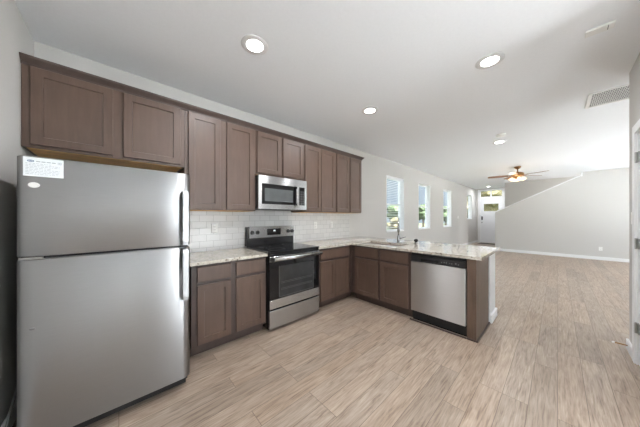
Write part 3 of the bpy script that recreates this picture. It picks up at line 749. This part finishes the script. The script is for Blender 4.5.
obj('frame', BXS((-vx, vx, -vy, -vy + .035, -.012, 0, .003), (-vx, vx, vy - .035, vy, -.012, 0, .003), (-vx, -vx + .035, -vy + .035, vy - .035, -.012, 0, .003), (vx - .035, vx, -vy + .035, vy - .035, -.012, 0, .003)), M['plastic'], t)
bm = bmesh.new(); k = -vy + .042
while k < vy - .04:
    rings(bm, [[(x, k, -.002), (x, k + .007, -.011), (x, k + .0085, -.011), (x, k + .0015, -.002)] for x in (-vx + .035, vx - .035)]); k += .016
k = -vx + .08
while k < vx - .04: box(bm, k, k + .004, -vy + .035, vy - .035, -.009, -.004); k += .05
obj('grille', bm, M['plastic'], t)
obj('duct', BX(-vx + .03, vx - .03, -vy + .03, vy - .03, -.0015, 0), M['grey'], t)
t = thing('ceiling_sensor', 'small white rectangular plate on the ceiling at the upper right', 'sensor', (2.67, -.215, H))
obj('cover', BX(-.04, .04, -.07, .07, -.016, 0, .006, 2), M['plastic'], t)
obj('slot', BX(-.03, .03, -.04, -.036, -.0168, -.0158), M['grey'], t)

# ceiling fan
FX, FYY = 8.3, .77
t = thing('ceiling_fan', 'wooden-bladed ceiling fan with brass motor and glowing glass shades', 'fan', (FX, FYY, H))
obj('canopy', lathe(bmesh.new(), [(.075, 0), (.075, -.02), (.05, -.06), (.02, -.075)], 24), M['bronze'], t, True)
obj('downrod', lathe(bmesh.new(), [(.013, -.07), (.013, -.16)], 12), M['bronze'], t, True)
obj('motor', lathe(bmesh.new(), [(.03, -.15), (.09, -.165), (.135, -.19), (.145, -.225), (.135, -.255), (.09, -.275), (.05, -.285)], 28), M['bronze'], t, True)
for k in range(5):
    a = R(30 + 72 * k)
    br = BX(.11, .24, -.022, .022, -.262, -.254); bb = bmesh.new()
    pts = [(.20, -.055), (.30, -.068), (.50, -.070), (.64, -.062), (.67, -.03), (.67, .03), (.64, .062), (.50, .070), (.30, .068), (.20, .055)]
    rings(bb, [[(x, y, -.252 + y * .20) for x, y in pts], [(x, y, -.245 + y * .20) for x, y in pts]])
    for b in (br, bb): bmesh.ops.rotate(b, verts=b.verts[:], cent=(0, 0, 0), matrix=Matrix.Rotation(a, 3, 'Z'))
    bl = obj('blade', bb, M['fanblade'], t); obj('blade_iron', br, M['bronze'], bl)
obj('light_kit', lathe(bmesh.new(), [(.05, -.28), (.065, -.30), (.06, -.33), (.03, -.35), (.012, -.37)], 20), M['bronze'], t, True)
for k in range(4):
    a = R(20 + 90 * k); ca, sa = math.cos(a), math.sin(a)
    bm = lathe(bmesh.new(), [(.022, 0), (.036, -.025), (.048, -.06), (.062, -.085), (.059, -.087), (.02, -.05)], 18)
    bmesh.ops.rotate(bm, verts=bm.verts[:], cent=(0, 0, 0), matrix=Matrix.Rotation(a, 3, 'Z') @ Matrix.Rotation(R(-38), 3, 'Y'))
    bmesh.ops.translate(bm, verts=bm.verts[:], vec=(.10 * ca, .10 * sa, -.312))
    s = obj('lamp_shade', bm, M['fanshade'], t, True)
    bm = tube(bmesh.new(), [(.04 * ca, .04 * sa, -.305), (.07 * ca, .07 * sa, -.300), (.09 * ca, .09 * sa, -.322)], .010, 8)
    obj('lamp_arm', bm, M['bronze'], s)
l = bpy.data.lights.new('lamp', 'POINT'); l.energy = 7; l.color = (1, .86, .66); l.shadow_soft_size = .12
lo = bpy.data.objects.new('lamp', l); COL.objects.link(lo); lo.parent = t; lo.location = (0, 0, -.52)

# small things on the floor line
t = thing('door_stop', 'thin spring door stop sticking out of the white baseboard at the right', 'door stop', (3.66, CY + .018, .055))
obj('spring', tube(bmesh.new(), [(0, 0, 0), (0, .075, 0)], .006, 10), M['bronze'], t)
obj('rubber_tip', lathe(bmesh.new(), [(.008, .075), (.009, .088), (.006, .092)], 12, (0, 0, 0), 'y'), M['plastic'], t)
tag(obj('door_mat', BX(13.0, 13.55, 1.9, 2.68, .0, .012, .004), M['mat']), 'dark door mat on the floor inside the front door', 'mat')
